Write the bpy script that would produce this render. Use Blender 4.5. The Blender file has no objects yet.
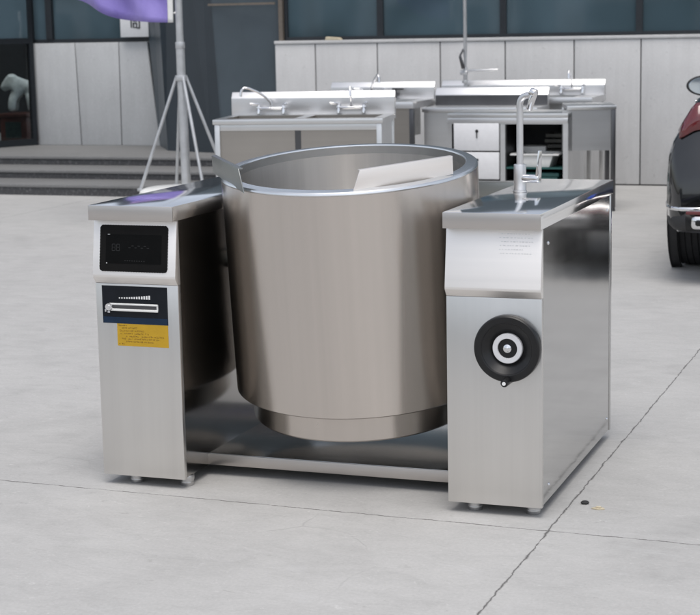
import bpy, bmesh, math, random
from mathutils import Vector, Matrix
random.seed(7)
sc = bpy.context.scene
COL = sc.collection
PI = math.pi

# ------------------------------------------------------------------ materials
MATS = {}
def newmat(name):
    m = bpy.data.materials.new(name); m.use_nodes = True
    nt = m.node_tree; b = nt.nodes['Principled BSDF']
    MATS[name] = m
    return m, nt, b
def N(nt, t, **k):
    n = nt.nodes.new(t)
    for a, v in k.items(): setattr(n, a, v)
    return n
def L(nt, a, b): nt.links.new(a, b)
def math_(nt, op, a, b=None, c=None, clamp=False):
    n = N(nt, 'ShaderNodeMath', operation=op); n.use_clamp = clamp
    for i, v in enumerate((a, b, c)):
        if v is None: continue
        if isinstance(v, (int, float)): n.inputs[i].default_value = v
        else: L(nt, v, n.inputs[i])
    return n.outputs[0]
def noise(nt, vec, scale, detail=4, rough=.55, dist=0):
    n = N(nt, 'ShaderNodeTexNoise'); n.inputs['Scale'].default_value = scale
    n.inputs['Detail'].default_value = detail; n.inputs['Roughness'].default_value = rough
    n.inputs['Distortion'].default_value = dist
    if vec is not None: L(nt, vec, n.inputs['Vector'])
    return n.outputs['Fac']
def ramp(nt, fac, stops):
    r = N(nt, 'ShaderNodeValToRGB'); L(nt, fac, r.inputs[0])
    e = r.color_ramp.elements
    while len(e) < len(stops): e.new(.5)
    for i, (p, c) in enumerate(stops):
        e[i].position = p
        e[i].color = (c, c, c, 1) if isinstance(c, (int, float)) else (*c, 1)
    return r.outputs[0]
def mix(nt, f, a, b, bt='MIX'):
    n = N(nt, 'ShaderNodeMix', data_type='RGBA', blend_type=bt)
    if isinstance(f, (int, float)): n.inputs[0].default_value = f
    else: L(nt, f, n.inputs[0])
    for i, v in ((6, a), (7, b)):
        if isinstance(v, tuple): n.inputs[i].default_value = (*v, 1)
        else: L(nt, v, n.inputs[i])
    return n.outputs[2]
def coords(nt, kind='Object', scale=(1, 1, 1)):
    t = N(nt, 'ShaderNodeTexCoord'); m = N(nt, 'ShaderNodeMapping')
    m.inputs['Scale'].default_value = scale
    L(nt, t.outputs[kind], m.inputs[0]); return m.outputs[0]
def bump(nt, b, h, strength=.2, dist=.01):
    n = N(nt, 'ShaderNodeBump'); n.inputs['Strength'].default_value = strength
    n.inputs['Distance'].default_value = dist
    L(nt, h, n.inputs['Height']); L(nt, n.outputs[0], b.inputs['Normal'])

def simple(name, col, rough=.5, metal=0, var=.12, vscale=30, coat=0, spec=.5):
    m, nt, b = newmat(name)
    v = coords(nt)
    f = noise(nt, v, vscale, 5)
    lo = tuple(c * (1 - var) for c in col); hi = tuple(min(1, c * (1 + var)) for c in col)
    L(nt, ramp(nt, f, [(.3, lo), (.7, hi)]), b.inputs['Base Color'])
    r = noise(nt, v, vscale * .4, 3)
    L(nt, math_(nt, 'MULTIPLY_ADD', r, .16, max(.02, rough - .08)), b.inputs['Roughness'])
    b.inputs['Metallic'].default_value = metal
    b.inputs['Specular IOR Level'].default_value = spec
    b.inputs['Coat Weight'].default_value = coat
    b.inputs['Coat Roughness'].default_value = .05
    return m

def steel(name, col=(.62, .60, .575), rough=.28, grain=(1, 1, 60), aniso=0, tangent=None, amp=.05, bmp=.03, blotch=.08, rvar=.10, wave=0):
    """brushed stainless steel; grain = object-space stretch of the brushing lines"""
    m, nt, b = newmat(name)
    b.inputs['Metallic'].default_value = 1
    v = coords(nt, 'Object', grain)
    f = noise(nt, v, 14, 6, .65)
    big = noise(nt, coords(nt), 2.2, 3)
    sm = noise(nt, coords(nt), 7.5, 5, .6, .6)
    lo = tuple(c * (1 - amp) for c in col); hi = tuple(min(1, c * (1 + amp)) for c in col)
    c1 = ramp(nt, f, [(.25, lo), (.75, hi)])
    c2 = ramp(nt, big, [(.3, 1 - blotch), (.7, 1.0)])
    L(nt, mix(nt, 1, c1, c2, 'MULTIPLY'), b.inputs['Base Color'])
    r = math_(nt, 'MULTIPLY_ADD', f, rvar, rough - rvar / 2)
    r = math_(nt, 'ADD', r, math_(nt, 'MULTIPLY_ADD', sm, blotch, -blotch / 2))
    L(nt, r, b.inputs['Roughness'])
    if aniso:
        b.inputs['Anisotropic'].default_value = aniso
        b.inputs['Anisotropic Rotation'].default_value = .25 if tangent else 0
        if tangent:
            t = N(nt, 'ShaderNodeTangent', direction_type='RADIAL', axis=tangent)
            L(nt, t.outputs[0], b.inputs['Tangent'])
    if bmp: bump(nt, b, f, bmp, .002)
    if wave: bump(nt, b, noise(nt, coords(nt), 3.2, 2, .4), wave, .02)
    return m

steel('steel_panel', (.73, .715, .69), .34, (1, 1, .02), aniso=.3, blotch=.05, bmp=0, wave=.08)
steel('steel_fascia', (.88, .85, .82), .50, (.02, 1, 1), blotch=.03, bmp=.015)
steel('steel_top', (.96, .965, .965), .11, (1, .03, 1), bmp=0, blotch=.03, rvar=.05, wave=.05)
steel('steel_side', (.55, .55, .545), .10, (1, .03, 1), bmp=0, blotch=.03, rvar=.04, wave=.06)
steel('steel_cheek_shaded', (.42, .41, .395), .14, (1, .03, 1), bmp=0, blotch=.03, rvar=.05)  # side steel darkened, shade of the gap beside the pot in its colour
steel('steel_edge', (.58, .55, .525), .36, (.03, 1, 1), bmp=.012)
steel('steel_mid', (.58, .58, .58), .34, (.03, 1, 1), bmp=.012)
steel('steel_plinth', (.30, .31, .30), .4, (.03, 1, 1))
steel('steel_pot', (.63, .578, .53), .26, (1.6, 1.6, .02), aniso=.85, tangent='Z', bmp=0, blotch=.02, amp=.05, rvar=.06, wave=.03)
steel('steel_rim', (.76, .775, .78), .26, (1, 1, 1), bmp=0, blotch=0, rvar=.02)
steel('steel_inner', (.74, .72, .695), .30, (1.6, 1.6, .02), aniso=.8, tangent='Z', blotch=.02, bmp=0, amp=.07, rvar=.05)
steel('steel_shelf', (.50, .505, .50), .20, (.03, 1, 1), bmp=0, wave=.04)
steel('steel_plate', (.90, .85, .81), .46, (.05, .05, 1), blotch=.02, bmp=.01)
steel('steel_table', (.72, .72, .715), .36, (.03, 1, 1))
steel('steel_warm', (.41, .38, .345), .40, (.03, 1, 1))
steel('steel_bright', (.73, .73, .735), .40, (.03, 1, 1))
steel('steel_dark', (.13, .13, .135), .35, (1, 1, .03))
steel('chrome', (.80, .80, .81), .10, (1, 1, 1), bmp=.005)
simple('black_plastic', (.0075, .0075, .008), .34, var=.15, spec=.4)
simple('black_gloss', (.004, .004, .004), .18, var=.1, spec=.08)
simple('film_edge', (.008, .0075, .0072), .35, spec=.1)
simple('navy_print', (.008, .010, .014), .35, spec=.2)
simple('navy_band', (.010, .024, .050), .4, spec=.2)
simple('white_print', (.75, .75, .74), .5, var=.04)
simple('grey_print', (.011, .011, .011), .5, var=.04)
simple('film_print', (.74, .735, .725), .5, .5, var=.04)
simple('grey_ring', (.62, .62, .63), .4, var=.04)
simple('yellow_label', (.47, .285, .02), .5, var=.06, spec=.3)
simple('label_ink', (.17, .09, .012), .6)
simple('rubber', (.018, .018, .019), .75, var=.2)
simple('white_enamel', (.74, .74, .75), .35, var=.03)
simple('white_plastic', (.72, .72, .70), .4, var=.05)
simple('galvanised', (.48, .49, .50), .42, .6, var=.12, vscale=12)
simple('dark_pan', (.05, .05, .045), .45, .3, var=.3)
simple('teal_plastic', (.018, .085, .078), .5)
simple('cladding', (.052, .070, .084), .38, .0, var=.10, vscale=3)
simple('cladding_shaded', (.030, .040, .050), .38, .0, var=.10, vscale=3)  # same metal as cladding, with the facets' shade put into the colour
simple('frame_dark', (.018, .022, .027), .4, .2)
simple('trim_brown', (.13, .11, .09), .5)
simple('pedestal_red', (.10, .038, .028), .5, var=.3, vscale=10)
simple('pedestal_green', (.035, .055, .05), .4, var=.3)
simple('statue_stone', (.72, .77, .74), .6, var=.18, vscale=18)
simple('car_paint', (.008, .0085, .0095), .10, .25, var=.05, coat=1)
simple('plate_blue', (.015, .06, .38), .35)
simple('car_clad', (.018, .018, .019), .6, var=.1)
simple('car_glass', (.012, .014, .016), .05, var=.05)
simple('tail_red', (.105, .006, .009), .08, var=.1, coat=1)
simple('beige_scrap', (.50, .44, .32), .7)
simple('sign_white', (.70, .71, .72), .5, var=.03)
simple('sign_ink', (.04, .045, .05), .5)
simple('interior', (.020, .022, .025), .8)

def m_mirror():
    m, nt, b = newmat('mirror_glass'); b.inputs['Metallic'].default_value = 1
    v = noise(nt, coords(nt), 5); L(nt, ramp(nt, v, [(.3, (.62, .70, .74)), (.7, (.68, .75, .79))]), b.inputs['Base Color'])
    b.inputs['Roughness'].default_value = .04
m_mirror()
def m_window():
    m, nt, b = newmat('window_glass')
    v = coords(nt)
    f = noise(nt, v, .62, 3, .5, .4)
    L(nt, ramp(nt, f, [(.34, (.022, .040, .048)), (.62, (.085, .130, .158))]), b.inputs['Base Color'])  # uneven sky and yard reflections put into the glass colour
    b.inputs['Roughness'].default_value = .04
    b.inputs['Specular IOR Level'].default_value = .95
    bump(nt, b, noise(nt, v, .8, 2), .05, .02)
m_window()
def m_doorglass():
    m, nt, b = newmat('door_glass')
    out = nt.nodes['Material Output']
    tr = N(nt, 'ShaderNodeBsdfTransparent'); tr.inputs[0].default_value = (.82, .86, .87, 1)
    gl = N(nt, 'ShaderNodeBsdfGlossy'); gl.inputs['Roughness'].default_value = .03
    fr = N(nt, 'ShaderNodeFresnel'); fr.inputs[0].default_value = 1.35
    f = noise(nt, coords(nt), 1.2); fac = math_(nt, 'MULTIPLY_ADD', f, .02, math_(nt, 'MULTIPLY', fr.outputs[0], .9))
    mx = N(nt, 'ShaderNodeMixShader'); L(nt, fac, mx.inputs[0]); L(nt, tr.outputs[0], mx.inputs[1]); L(nt, gl.outputs[0], mx.inputs[2])
    L(nt, mx.outputs[0], out.inputs[0])
m_doorglass()

def m_ground():
    m, nt, b = newmat('concrete')
    g = N(nt, 'ShaderNodeNewGeometry'); P = g.outputs['Position']
    sx = N(nt, 'ShaderNodeSeparateXYZ'); L(nt, P, sx.inputs[0]); X, Y = sx.outputs[0], sx.outputs[1]
    big = noise(nt, P, .55, 5, .6, .3)
    mid = noise(nt, P, 3.1, 7, .62, .5)
    fine = noise(nt, P, 95, 4, .7)
    base = ramp(nt, big, [(.3, (.386, .381, .371)), (.7, (.434, .428, .416))])
    c = mix(nt, 1, base, ramp(nt, mid, [(.28, .93), (.5, 1.0), (.75, 1.04)]), 'MULTIPLY')
    c = mix(nt, 1, c, ramp(nt, fine, [(.25, .88), (.6, 1.0), (.8, 1.07)]), 'MULTIPLY')
    # pale smears and small dark specks
    sm = noise(nt, coords_pos(nt, P, (1.1, 2.2, 1)), 2.3, 8, .68, 1.2)
    c = mix(nt, ramp(nt, sm, [(.58, 0.), (.72, .30)]), c, (.485, .485, .483))
    sp = noise(nt, P, 37, 2, .5)
    c = mix(nt, ramp(nt, sp, [(.73, 0.), (.80, .5)]), c, (.22, .215, .21))
    st = noise(nt, P, 1.35, 6, .7, .9)
    c = mix(nt, ramp(nt, st, [(.56, 0.), (.70, .36)]), c, (.30, .296, .287))
    # trowel streaks, scuffs, grit and old drips
    tr = noise(nt, coords_pos(nt, P, (2.2, 4.6, 1)), 2.6, 10, .74, .9)
    c = mix(nt, 1, c, ramp(nt, tr, [(.25, .875), (.5, 1.0), (.78, 1.08)]), 'MULTIPLY')
    sc_ = noise(nt, coords_pos(nt, P, (6., 13., 1)), 2.6, 6, .72, 2.2)
    c = mix(nt, ramp(nt, sc_, [(.60, 0.), (.68, .6)]), c, (.53, .525, .512))
    sd_ = noise(nt, coords_pos(nt, P, (6., 15., 1.7)), 2.3, 6, .75, 1.0)
    c = mix(nt, ramp(nt, sd_, [(.62, 0.), (.70, .55)]), c, (.25, .243, .23))
    gr = noise(nt, P, 62, 3, .6); gm = ramp(nt, noise(nt, P, 1.7, 4, .6), [(.42, .15), (.7, .8)])
    c = mix(nt, math_(nt, 'MULTIPLY', ramp(nt, gr, [(.68, 0.), (.73, .75)]), gm), c, (.17, .165, .155))
    c = mix(nt, ramp(nt, noise(nt, P, 55, 3, .6), [(.70, 0.), (.76, .6)]), c, (.56, .555, .545))
    # sawn joints, a little ragged
    w1 = noise(nt, P, 4.5, 8, .72); w2 = noise(nt, P, 26, 4, .6)
    wob = math_(nt, 'ADD', math_(nt, 'MULTIPLY_ADD', w1, .022, -.011), math_(nt, 'MULTIPLY_ADD', w2, .013, -.0065))
    wid = math_(nt, 'MULTIPLY_ADD', noise(nt, P, 11, 7, .75), .021, -.0068)
    def joint(d):
        d = math_(nt, 'ABSOLUTE', math_(nt, 'ADD', d, wob))
        return math_(nt, 'SUBTRACT', 1, math_(nt, 'DIVIDE', d, math_(nt, 'MAXIMUM', wid, .0012)), clamp=True)
    ja = joint(math_(nt, 'SUBTRACT', Y, math_(nt, 'MULTIPLY_ADD', X, -.026, -.064)))
    jb = joint(math_(nt, 'SUBTRACT', X, math_(nt, 'MULTIPLY_ADD', Y, .0075, .79)))
    jc = joint(math_(nt, 'SUBTRACT', X, 6.8)); jd = joint(math_(nt, 'ADD', X, 5.4)); je = joint(math_(nt, 'ADD', Y, 6.1))
    J = math_(nt, 'MAXIMUM', math_(nt, 'MAXIMUM', ja, jb), math_(nt, 'MAXIMUM', jc, math_(nt, 'MAXIMUM', jd, je)))
    # hairline cracks
    wv = N(nt, 'ShaderNodeMix', data_type='VECTOR'); wv.inputs[0].default_value = .12
    nn = N(nt, 'ShaderNodeTexNoise'); nn.inputs['Scale'].default_value = 3; nn.inputs['Detail'].default_value = 6; L(nt, P, nn.inputs['Vector'])
    L(nt, P, wv.inputs[4]); L(nt, nn.outputs['Color'], wv.inputs[5])
    vo = N(nt, 'ShaderNodeTexVoronoi', feature='DISTANCE_TO_EDGE'); vo.inputs['Scale'].default_value = 1.7; L(nt, wv.outputs[1], vo.inputs['Vector'])
    cr = ramp(nt, vo.outputs['Distance'], [(.0, 1.), (.0065, 0.)])
    msk = ramp(nt, noise(nt, P, .9, 3), [(.57, 0.), (.66, .42)])
    C = math_(nt, 'MULTIPLY', cr, msk)
    c = mix(nt, C, c, (.20, .195, .19))
    c = mix(nt, math_(nt, 'MULTIPLY', J, .95), c, (.065, .062, .058))
    L(nt, c, b.inputs['Base Color'])
    L(nt, math_(nt, 'MULTIPLY_ADD', mid, .25, .58), b.inputs['Roughness'])
    b.inputs['Specular IOR Level'].default_value = .35
    h = math_(nt, 'ADD', math_(nt, 'MULTIPLY', fine, .10), math_(nt, 'MULTIPLY', mid, .25))
    h = math_(nt, 'SUBTRACT', h, math_(nt, 'MULTIPLY', J, 1.2)); h = math_(nt, 'SUBTRACT', h, math_(nt, 'MULTIPLY', C, .4))
    bump(nt, b, h, .35, .008)
def coords_pos(nt, P, s):
    m = N(nt, 'ShaderNodeMapping'); m.inputs['Scale'].default_value = s; L(nt, P, m.inputs[0]); return m.outputs[0]
m_ground()

def m_granite(name, base, speck, s=160, amount=.5):
    m, nt, b = newmat(name); v = coords(nt)
    f = noise(nt, v, s, 3, .7); g = noise(nt, v, 1.6, 6, .6)
    c = ramp(nt, g, [(.3, tuple(x * .92 for x in base)), (.7, tuple(x * 1.06 for x in base))])
    c = mix(nt, ramp(nt, f, [(.52, 0.), (.66, amount)]), c, speck)
    f2 = noise(nt, v, s * .22, 4, .7)
    c = mix(nt, ramp(nt, f2, [(.62, 0.), (.74, amount)]), c, tuple(x * .8 for x in speck))
    stv = noise(nt, coords(nt, 'Object', (5, 5, .5)), 2.4, 6, .65)
    c = mix(nt, 1, c, ramp(nt, stv, [(.3, .93), (.6, 1.0), (.8, 1.03)]), 'MULTIPLY')
    pit = noise(nt, v, 26, 3, .6)
    c = mix(nt, ramp(nt, pit, [(.66, 0.), (.72, .55)]), c, tuple(x * .72 for x in base))
    L(nt, c, b.inputs['Base Color']); b.inputs['Roughness'].default_value = .55
m_granite('stone_panel', (.55, .547, .543), (.63, .63, .63), 60, .5)
m_granite('stone_panel_grey', (.48, .49, .495), (.56, .57, .575), 60, .5)
m_granite('stone_dark', (.050, .050, .053), (.16, .16, .16), 40, .6)
m_granite('stone_tread', (.17, .17, .168), (.23, .23, .23), 60, .5)

def m_flag():
    m, nt, b = newmat('flag_cloth'); v = coords(nt)
    f = noise(nt, v, 3.2, 4, .5, .8)
    c = ramp(nt, f, [(.35, (.17, .13, .42)), (.6, (.27, .22, .56))])
    s = N(nt, 'ShaderNodeSeparateXYZ'); L(nt, v, s.inputs[0])
    band = math_(nt, 'MULTIPLY', math_(nt, 'GREATER_THAN', s.outputs[2], 1.665), math_(nt, 'LESS_THAN', s.outputs[2], 2.4))
    p = ramp(nt, noise(nt, v, 16, 2, .4), [(.50, 0.), (.56, .75)])
    c = mix(nt, math_(nt, 'MULTIPLY', p, band), c, (.55, .28, .40))
    L(nt, c, b.inputs['Base Color']); b.inputs['Roughness'].default_value = .55
    b.inputs['Sheen Weight'].default_value = .2
    bump(nt, b, noise(nt, v, 9, 3), .25, .02)
m_flag()

# ------------------------------------------------------------------ mesh helpers
class MB:
    def __init__(s): s.bm = bmesh.new()
    def _merge(s, b, M=None):
        if M is not None: bmesh.ops.transform(b, matrix=M, verts=b.verts)
        me = bpy.data.meshes.new('t'); b.to_mesh(me); b.free(); s.bm.from_mesh(me); bpy.data.meshes.remove(me)
        return s
    def box(s, x0, x1, y0, y1, z0, z1, bev=.0, seg=2, M=None):
        b = bmesh.new(); bmesh.ops.create_cube(b, size=1)
        for v in b.verts:
            v.co = Vector(((x0 + x1) / 2 + v.co.x * (x1 - x0), (y0 + y1) / 2 + v.co.y * (y1 - y0), (z0 + z1) / 2 + v.co.z * (z1 - z0)))
        if bev: bmesh.ops.bevel(b, geom=b.edges[:], offset=bev, segments=seg, affect='EDGES', profile=.5)
        return s._merge(b, M)
    def cyl(s, p0, p1, r0, r1=None, n=24, bev=0):
        r1 = r0 if r1 is None else r1
        p0, p1 = Vector(p0), Vector(p1); d = p1 - p0
        b = bmesh.new(); bmesh.ops.create_cone(b, cap_ends=True, segments=n, radius1=r0, radius2=r1, depth=d.length)
        if bev:
            es = [e for e in b.edges if abs(e.verts[0].co.z - e.verts[1].co.z) < 1e-6]
            bmesh.ops.bevel(b, geom=es, offset=bev, segments=2, affect='EDGES', profile=.5)
        M = Matrix.Translation((p0 + p1) / 2) @ d.to_track_quat('Z', 'Y').to_matrix().to_4x4()
        return s._merge(b, M)
    def lathe(s, prof, n=96, M=None, close=False):
        b = bmesh.new(); rings = []
        for r, z in prof:
            if r < 1e-6: rings.append([b.verts.new((0, 0, z))])
            else: rings.append([b.verts.new((r * math.cos(2 * PI * i / n), r * math.sin(2 * PI * i / n), z)) for i in range(n)])
        pairs = list(zip(rings[:-1], rings[1:])) + ([(rings[-1], rings[0])] if close else [])
        for a, c in pairs:
            for i in range(n):
                j = (i + 1) % n
                if len(a) == 1 and len(c) == 1: continue
                if len(a) == 1: b.faces.new((a[0], c[j], c[i]))
                elif len(c) == 1: b.faces.new((a[i], a[j], c[0]))
                else: b.faces.new((a[i], a[j], c[j], c[i]))
        bmesh.ops.recalc_face_normals(b, faces=b.faces)
        return s._merge(b, M)
    def tube(s, pts, r, n=14, caps=True):
        pts = [Vector(p) for p in pts]; rr = r if isinstance(r, (list, tuple)) else [r] * len(pts)
        b = bmesh.new(); rings = []; up = None
        for i, p in enumerate(pts):
            t = (pts[min(i + 1, len(pts) - 1)] - pts[max(i - 1, 0)]).normalized()
            if up is None:
                up = Vector((0, 0, 1)) if abs(t.z) < .9 else Vector((0, 1, 0))
            u = (up - t * up.dot(t)).normalized(); w = t.cross(u); up = u
            rings.append([b.verts.new(p + (u * math.cos(2 * PI * k / n) + w * math.sin(2 * PI * k / n)) * rr[i]) for k in range(n)])
        for a, c in zip(rings[:-1], rings[1:]):
            for k in range(n): b.faces.new((a[k], a[(k + 1) % n], c[(k + 1) % n], c[k]))
        if caps: b.faces.new(rings[0][::-1]); b.faces.new(rings[-1])
        bmesh.ops.recalc_face_normals(b, faces=b.faces)
        return s._merge(b)
    def prism(s, poly, a0, a1, axis='x', bev=0, M=None):
        """poly in the other two axes (y,z)/(x,z)/(x,y), extruded a0..a1 along axis"""
        def P(u, v, a):
            return {'x': (a, u, v), 'y': (u, a, v), 'z': (u, v, a)}[axis]
        b = bmesh.new()
        A = [b.verts.new(P(u, v, a0)) for u, v in poly]; B = [b.verts.new(P(u, v, a1)) for u, v in poly]
        b.faces.new(A); b.faces.new(B)
        n = len(poly)
        for i in range(n): b.faces.new((A[i], A[(i + 1) % n], B[(i + 1) % n], B[i]))
        bmesh.ops.recalc_face_normals(b, faces=b.faces)
        if bev: bmesh.ops.bevel(b, geom=b.edges[:], offset=bev, segments=2, affect='EDGES', profile=.5)
        return s._merge(b, M)
    def poly(s, pts, thick=0):
        """flat polygon with a thickness backwards along its normal"""
        b = bmesh.new(); f = b.faces.new([b.verts.new(p) for p in pts])
        if thick:
            f.normal_update(); nrm = f.normal.copy()
            r = bmesh.ops.extrude_face_region(b, geom=[f])
            vs = [g for g in r['geom'] if isinstance(g, bmesh.types.BMVert)]
            bmesh.ops.translate(b, vec=-nrm * thick, verts=vs)
            bmesh.ops.recalc_face_normals(b, faces=b.faces)
        return s._merge(b)
    def grid(s, f, nu, nv, flip=False):
        b = bmesh.new()
        V = [[b.verts.new(f(i / nu, j / nv)) for j in range(nv + 1)] for i in range(nu + 1)]
        for i in range(nu):
            for j in range(nv):
                q = (V[i][j], V[i + 1][j], V[i + 1][j + 1], V[i][j + 1]); b.faces.new(q[::-1] if flip else q)
        return s._merge(b)
    def build(s, name, mat, parent=None, off=(0, 0, 0), ang=35, loc=None, smooth=True):
        if any(off): bmesh.ops.translate(s.bm, vec=-Vector(off), verts=s.bm.verts)
        me = bpy.data.meshes.new(name); s.bm.to_mesh(me); s.bm.free()
        me.materials.append(MATS[mat])
        if smooth:
            me.shade_smooth(); me.set_sharp_from_angle(angle=math.radians(ang))
        o = bpy.data.objects.new(name, me); COL.objects.link(o)
        if parent is not None: o.parent = parent
        if loc is not None: o.location = loc
        return o
def tag(o, label=None, cat=None, group=None, kind=None):
    if label: o['label'] = label
    if cat: o['category'] = cat
    if group: o['group'] = group
    if kind: o['kind'] = kind
    return o
def empty(name, loc, rz=0):
    o = bpy.data.objects.new(name, None); COL.objects.link(o); o.empty_display_size = .1
    o.location = loc; o.rotation_euler = (0, 0, rz); return o
def arc(c, r, a0, a1, n, ex, ez):
    c, ex, ez = Vector(c), Vector(ex), Vector(ez)
    return [c + ex * (r * math.cos(a0 + (a1 - a0) * i / n)) + ez * (r * math.sin(a0 + (a1 - a0) * i / n)) for i in range(n + 1)]

# ------------------------------------------------------------------ the tilting kettle
K = empty('tilting_kettle', (0, 0, 0))
tag(K, 'large stainless steel tilting cooking kettle between two steel cabinets on the concrete yard', 'cooking kettle')
XL, XR = (-.7464, -.4456), (.4464, .7464)
TOPZ, CT = .933, .0486
def cabinet(name, xa, xb, parent):
    ia, ib = xa + .0021, xb - .0021
    body = MB().box(ia + .0025, ib - .0025, .045, 1.062, .036, TOPZ - CT).build(name, 'steel_cheek_shaded' if xa < 0 else 'steel_side', parent)
    MB().box(ia, ib, .025, .0445, .033, .676, .0015).build('front_panel', 'steel_panel', body)
    MB().box(ia, ib, 1.0625, 1.084, .033, TOPZ - CT - .001, .001).build('back_panel', 'steel_side', body)
    MB().prism([(.033, TOPZ - CT - .0015), (.008, .706), (.0085, .699), (.0255, .6765), (.0445, .6765), (.0445, TOPZ - CT - .0015)],
               ia, ib, 'x', .0012).build('fascia', 'steel_fascia', body)
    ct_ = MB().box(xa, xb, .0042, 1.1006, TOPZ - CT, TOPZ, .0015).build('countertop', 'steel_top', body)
    MB().box(xa, xb, 0, .004, TOPZ - CT, TOPZ - .0005, .0012).build('front_edge', 'steel_edge', body)
    return body
CB = cabinet('control_cabinet', *XL, K)
DB = cabinet('drive_cabinet', *XR, K)
def foot(x, y, parent):
    MB().cyl((x, y, .0), (x, y, .036), .0215, n=28, bev=.002).cyl((x, y, .020), (x, y, .036), .0235, n=28, bev=.001).cyl((x, y, .008), (x, y, .014), .0225, n=28, bev=.001).build('foot', 'steel_mid', parent)
for x, y in ((-.647, .076), (-.468, .086), (-.68, 1.0), (-.5, 1.0)): foot(x, y, CB)
for x, y in ((.521, .076), (.704, .082), (.50, 1.0), (.69, .95)): foot(x, y, DB)
def screw(y, z):
    MB().lathe([(0, .0035), (.003, .0032), (.0055, .001), (.006, 0)], 16, Matrix.Translation((.742, y, z)) @ Matrix.Rotation(PI / 2, 4, 'Y')).build('screw', 'chrome', DB)
for y, z in ((.117, .833), (.124, .083), (1.025, .083), (1.012, .834)): screw(y, z)

# fascia plane helper: u = x, z on the slope
def fy(z): return .033 + (z - (TOPZ - CT)) / (.706 - (TOPZ - CT)) * (.008 - .033)
def rrect(x0, x1, z0, z1, r, n=5):
    pts = []
    for cx, cz, a in ((x1 - r, z1 - r, 0), (x0 + r, z1 - r, PI / 2), (x0 + r, z0 + r, PI), (x1 - r, z0 + r, 1.5 * PI)):
        pts += [(cx + r * math.cos(a + PI / 2 * i / n), cz + r * math.sin(a + PI / 2 * i / n)) for i in range(n + 1)]
    return pts
def on_fascia(mb, pts2, lift, th=.002):
    p = [(x, fy(z) - lift, z) for x, z in pts2]
    mb.poly(p[::-1] if False else p, 0)
    return mb
def slab_fascia(pts2, lift):
    mb = MB(); b = bmesh.new()
    A = [b.verts.new((x, fy(z) - lift, z)) for x, z in pts2]; B = [b.verts.new((x, fy(z) + .002, z)) for x, z in pts2]
    b.faces.new(A); n = len(A)
    for i in range(n): b.faces.new((A[i], B[i], B[(i + 1) % n], A[(i + 1) % n]))
    bmesh.ops.recalc_face_normals(b, faces=b.faces); return mb._merge(b)
DX0, DX1, DZ0, DZ1 = -.7185, -.4755, .7185, .8675
# wavy edged protective film round the screen
film = []
base = rrect(DX0, DX1, DZ0, DZ1, .012, 6)
dense = []
for i in range(len(base)):
    a, c = Vector(base[i]), Vector(base[(i + 1) % len(base)]); k = max(1, int((c - a).length / .0023))
    dense += [a.lerp(c, j / k) for j in range(k)]
ctr = Vector(((DX0 + DX1) / 2, (DZ0 + DZ1) / 2))
for i, p in enumerate(dense):
    q = p.copy(); w = .0005 * math.sin(i * 1.55)
    q += Vector(((1 if p.x > ctr.x else -1) * w if abs(p.x - ctr.x) > .115 else 0, (1 if p.y > ctr.y else -1) * w if abs(p.y - ctr.y) > .068 else 0)); film.append((q.x, q.y))
scr = slab_fascia(film, .0025).build('display_screen', 'film_edge', CB, smooth=False)
slab_fascia(rrect(DX0 + .022, DX1 - .022, DZ0 + .026, DZ1 - .03, .004), .0032).build('screen_glass', 'black_gloss', CB, smooth=False)
def dash(mb, x, z, w, h, lift=.0038): mb._merge(slab_fascia([(x, z), (x + w, z), (x + w, z + h), (x, z + h)], lift).bm)
mk = MB()
for k in range(9): dash(mk, -.628 + k * .0085, .753, .004, .0018)
mk.build('scale_marks', 'grey_print', CB, smooth=False)
for cx in (-.668, -.652):
    mk = MB(); cz = .796   # faint unlit digits
    for dz in (-.011, -.0007, .0096): dash(mk, cx - .005, cz + dz, .010, .0014)
    for dx in (-.006, .0046):
        dash(mk, cx + dx, cz - .010, .0014, .009); dash(mk, cx + dx, cz + .0008, .0014, .009)
    mk.build('digit', 'grey_print', CB, smooth=False)
mk = MB()
for k in range(7): dash(mk, -.615 + k * .011, .795 + .006 * (k % 2), .008, .0014)
mk.build('symbol_row', 'grey_print', CB, smooth=False)
mk = MB(); dash(mk, -.690, .8365, .008, .0016); mk.build('screen_lamp', 'film_print', CB, smooth=False)
mk = MB(); dash(mk, -.694, .744, .004, .0025)
mk.build('screen_lamp', 'film_print', CB, smooth=False)

# printed slider panel and yellow label on the flat front
FY = .025
pn = MB().box(-.7215, -.4865, FY - .0012, FY + .001, .545, .669).build('printed_panel', 'navy_print', CB, smooth=False)
MB().box(-.7205, -.4875, FY - .0018, FY + .0005, .546, .566).build('panel_band', 'navy_band', CB, smooth=False)
mk = MB()
for k in range(13):
    h = .0035 + .009 * (k / 12) ** 1.4; x = -.660 + k * .0089
    mk.box(x, x + .0045 + .0012 * (k / 12), FY - .0024, FY - .0008, .6275, .6275 + h)
mk.build('level_bars', 'white_print', CB, smooth=False)
sl = MB().box(-.695, -.519, FY - .0075, FY - .001, .6065, .6125, .002).box(-.695, -.519, FY - .0075, FY - .001, .5865, .5945, .002)
sl.box(-.523, -.519, FY - .0065, FY - .001, .589, .610)
sl.build('slide_rail', 'white_plastic', CB)
MB().box(-.690, -.522, FY - .0035, FY - .0008, .5950, .6060).build('slide_slot', 'steel_dark', CB)
MB().lathe([(0, .012), (.006, .012), (.0065, .0105), (.0115, .0105), (.013, .008), (.013, 0)], 28, Matrix.Translation((-.695, FY - .001, .5995)) @ Matrix.Rotation(PI / 2, 4, 'X')).box(-.710, -.704, FY - .009, FY - .001, .583, .592, .001).box(-.700, -.691, FY - .009, FY - .001, .580, .586, .001).build('slide_knob', 'chrome', CB)
MB().box(-.6715, -.4875, FY - .0009, FY + .001, .471, .5445).build('warning_label', 'yellow_label', CB, smooth=False)
mk = MB(); rnd = random.Random(3)
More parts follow.
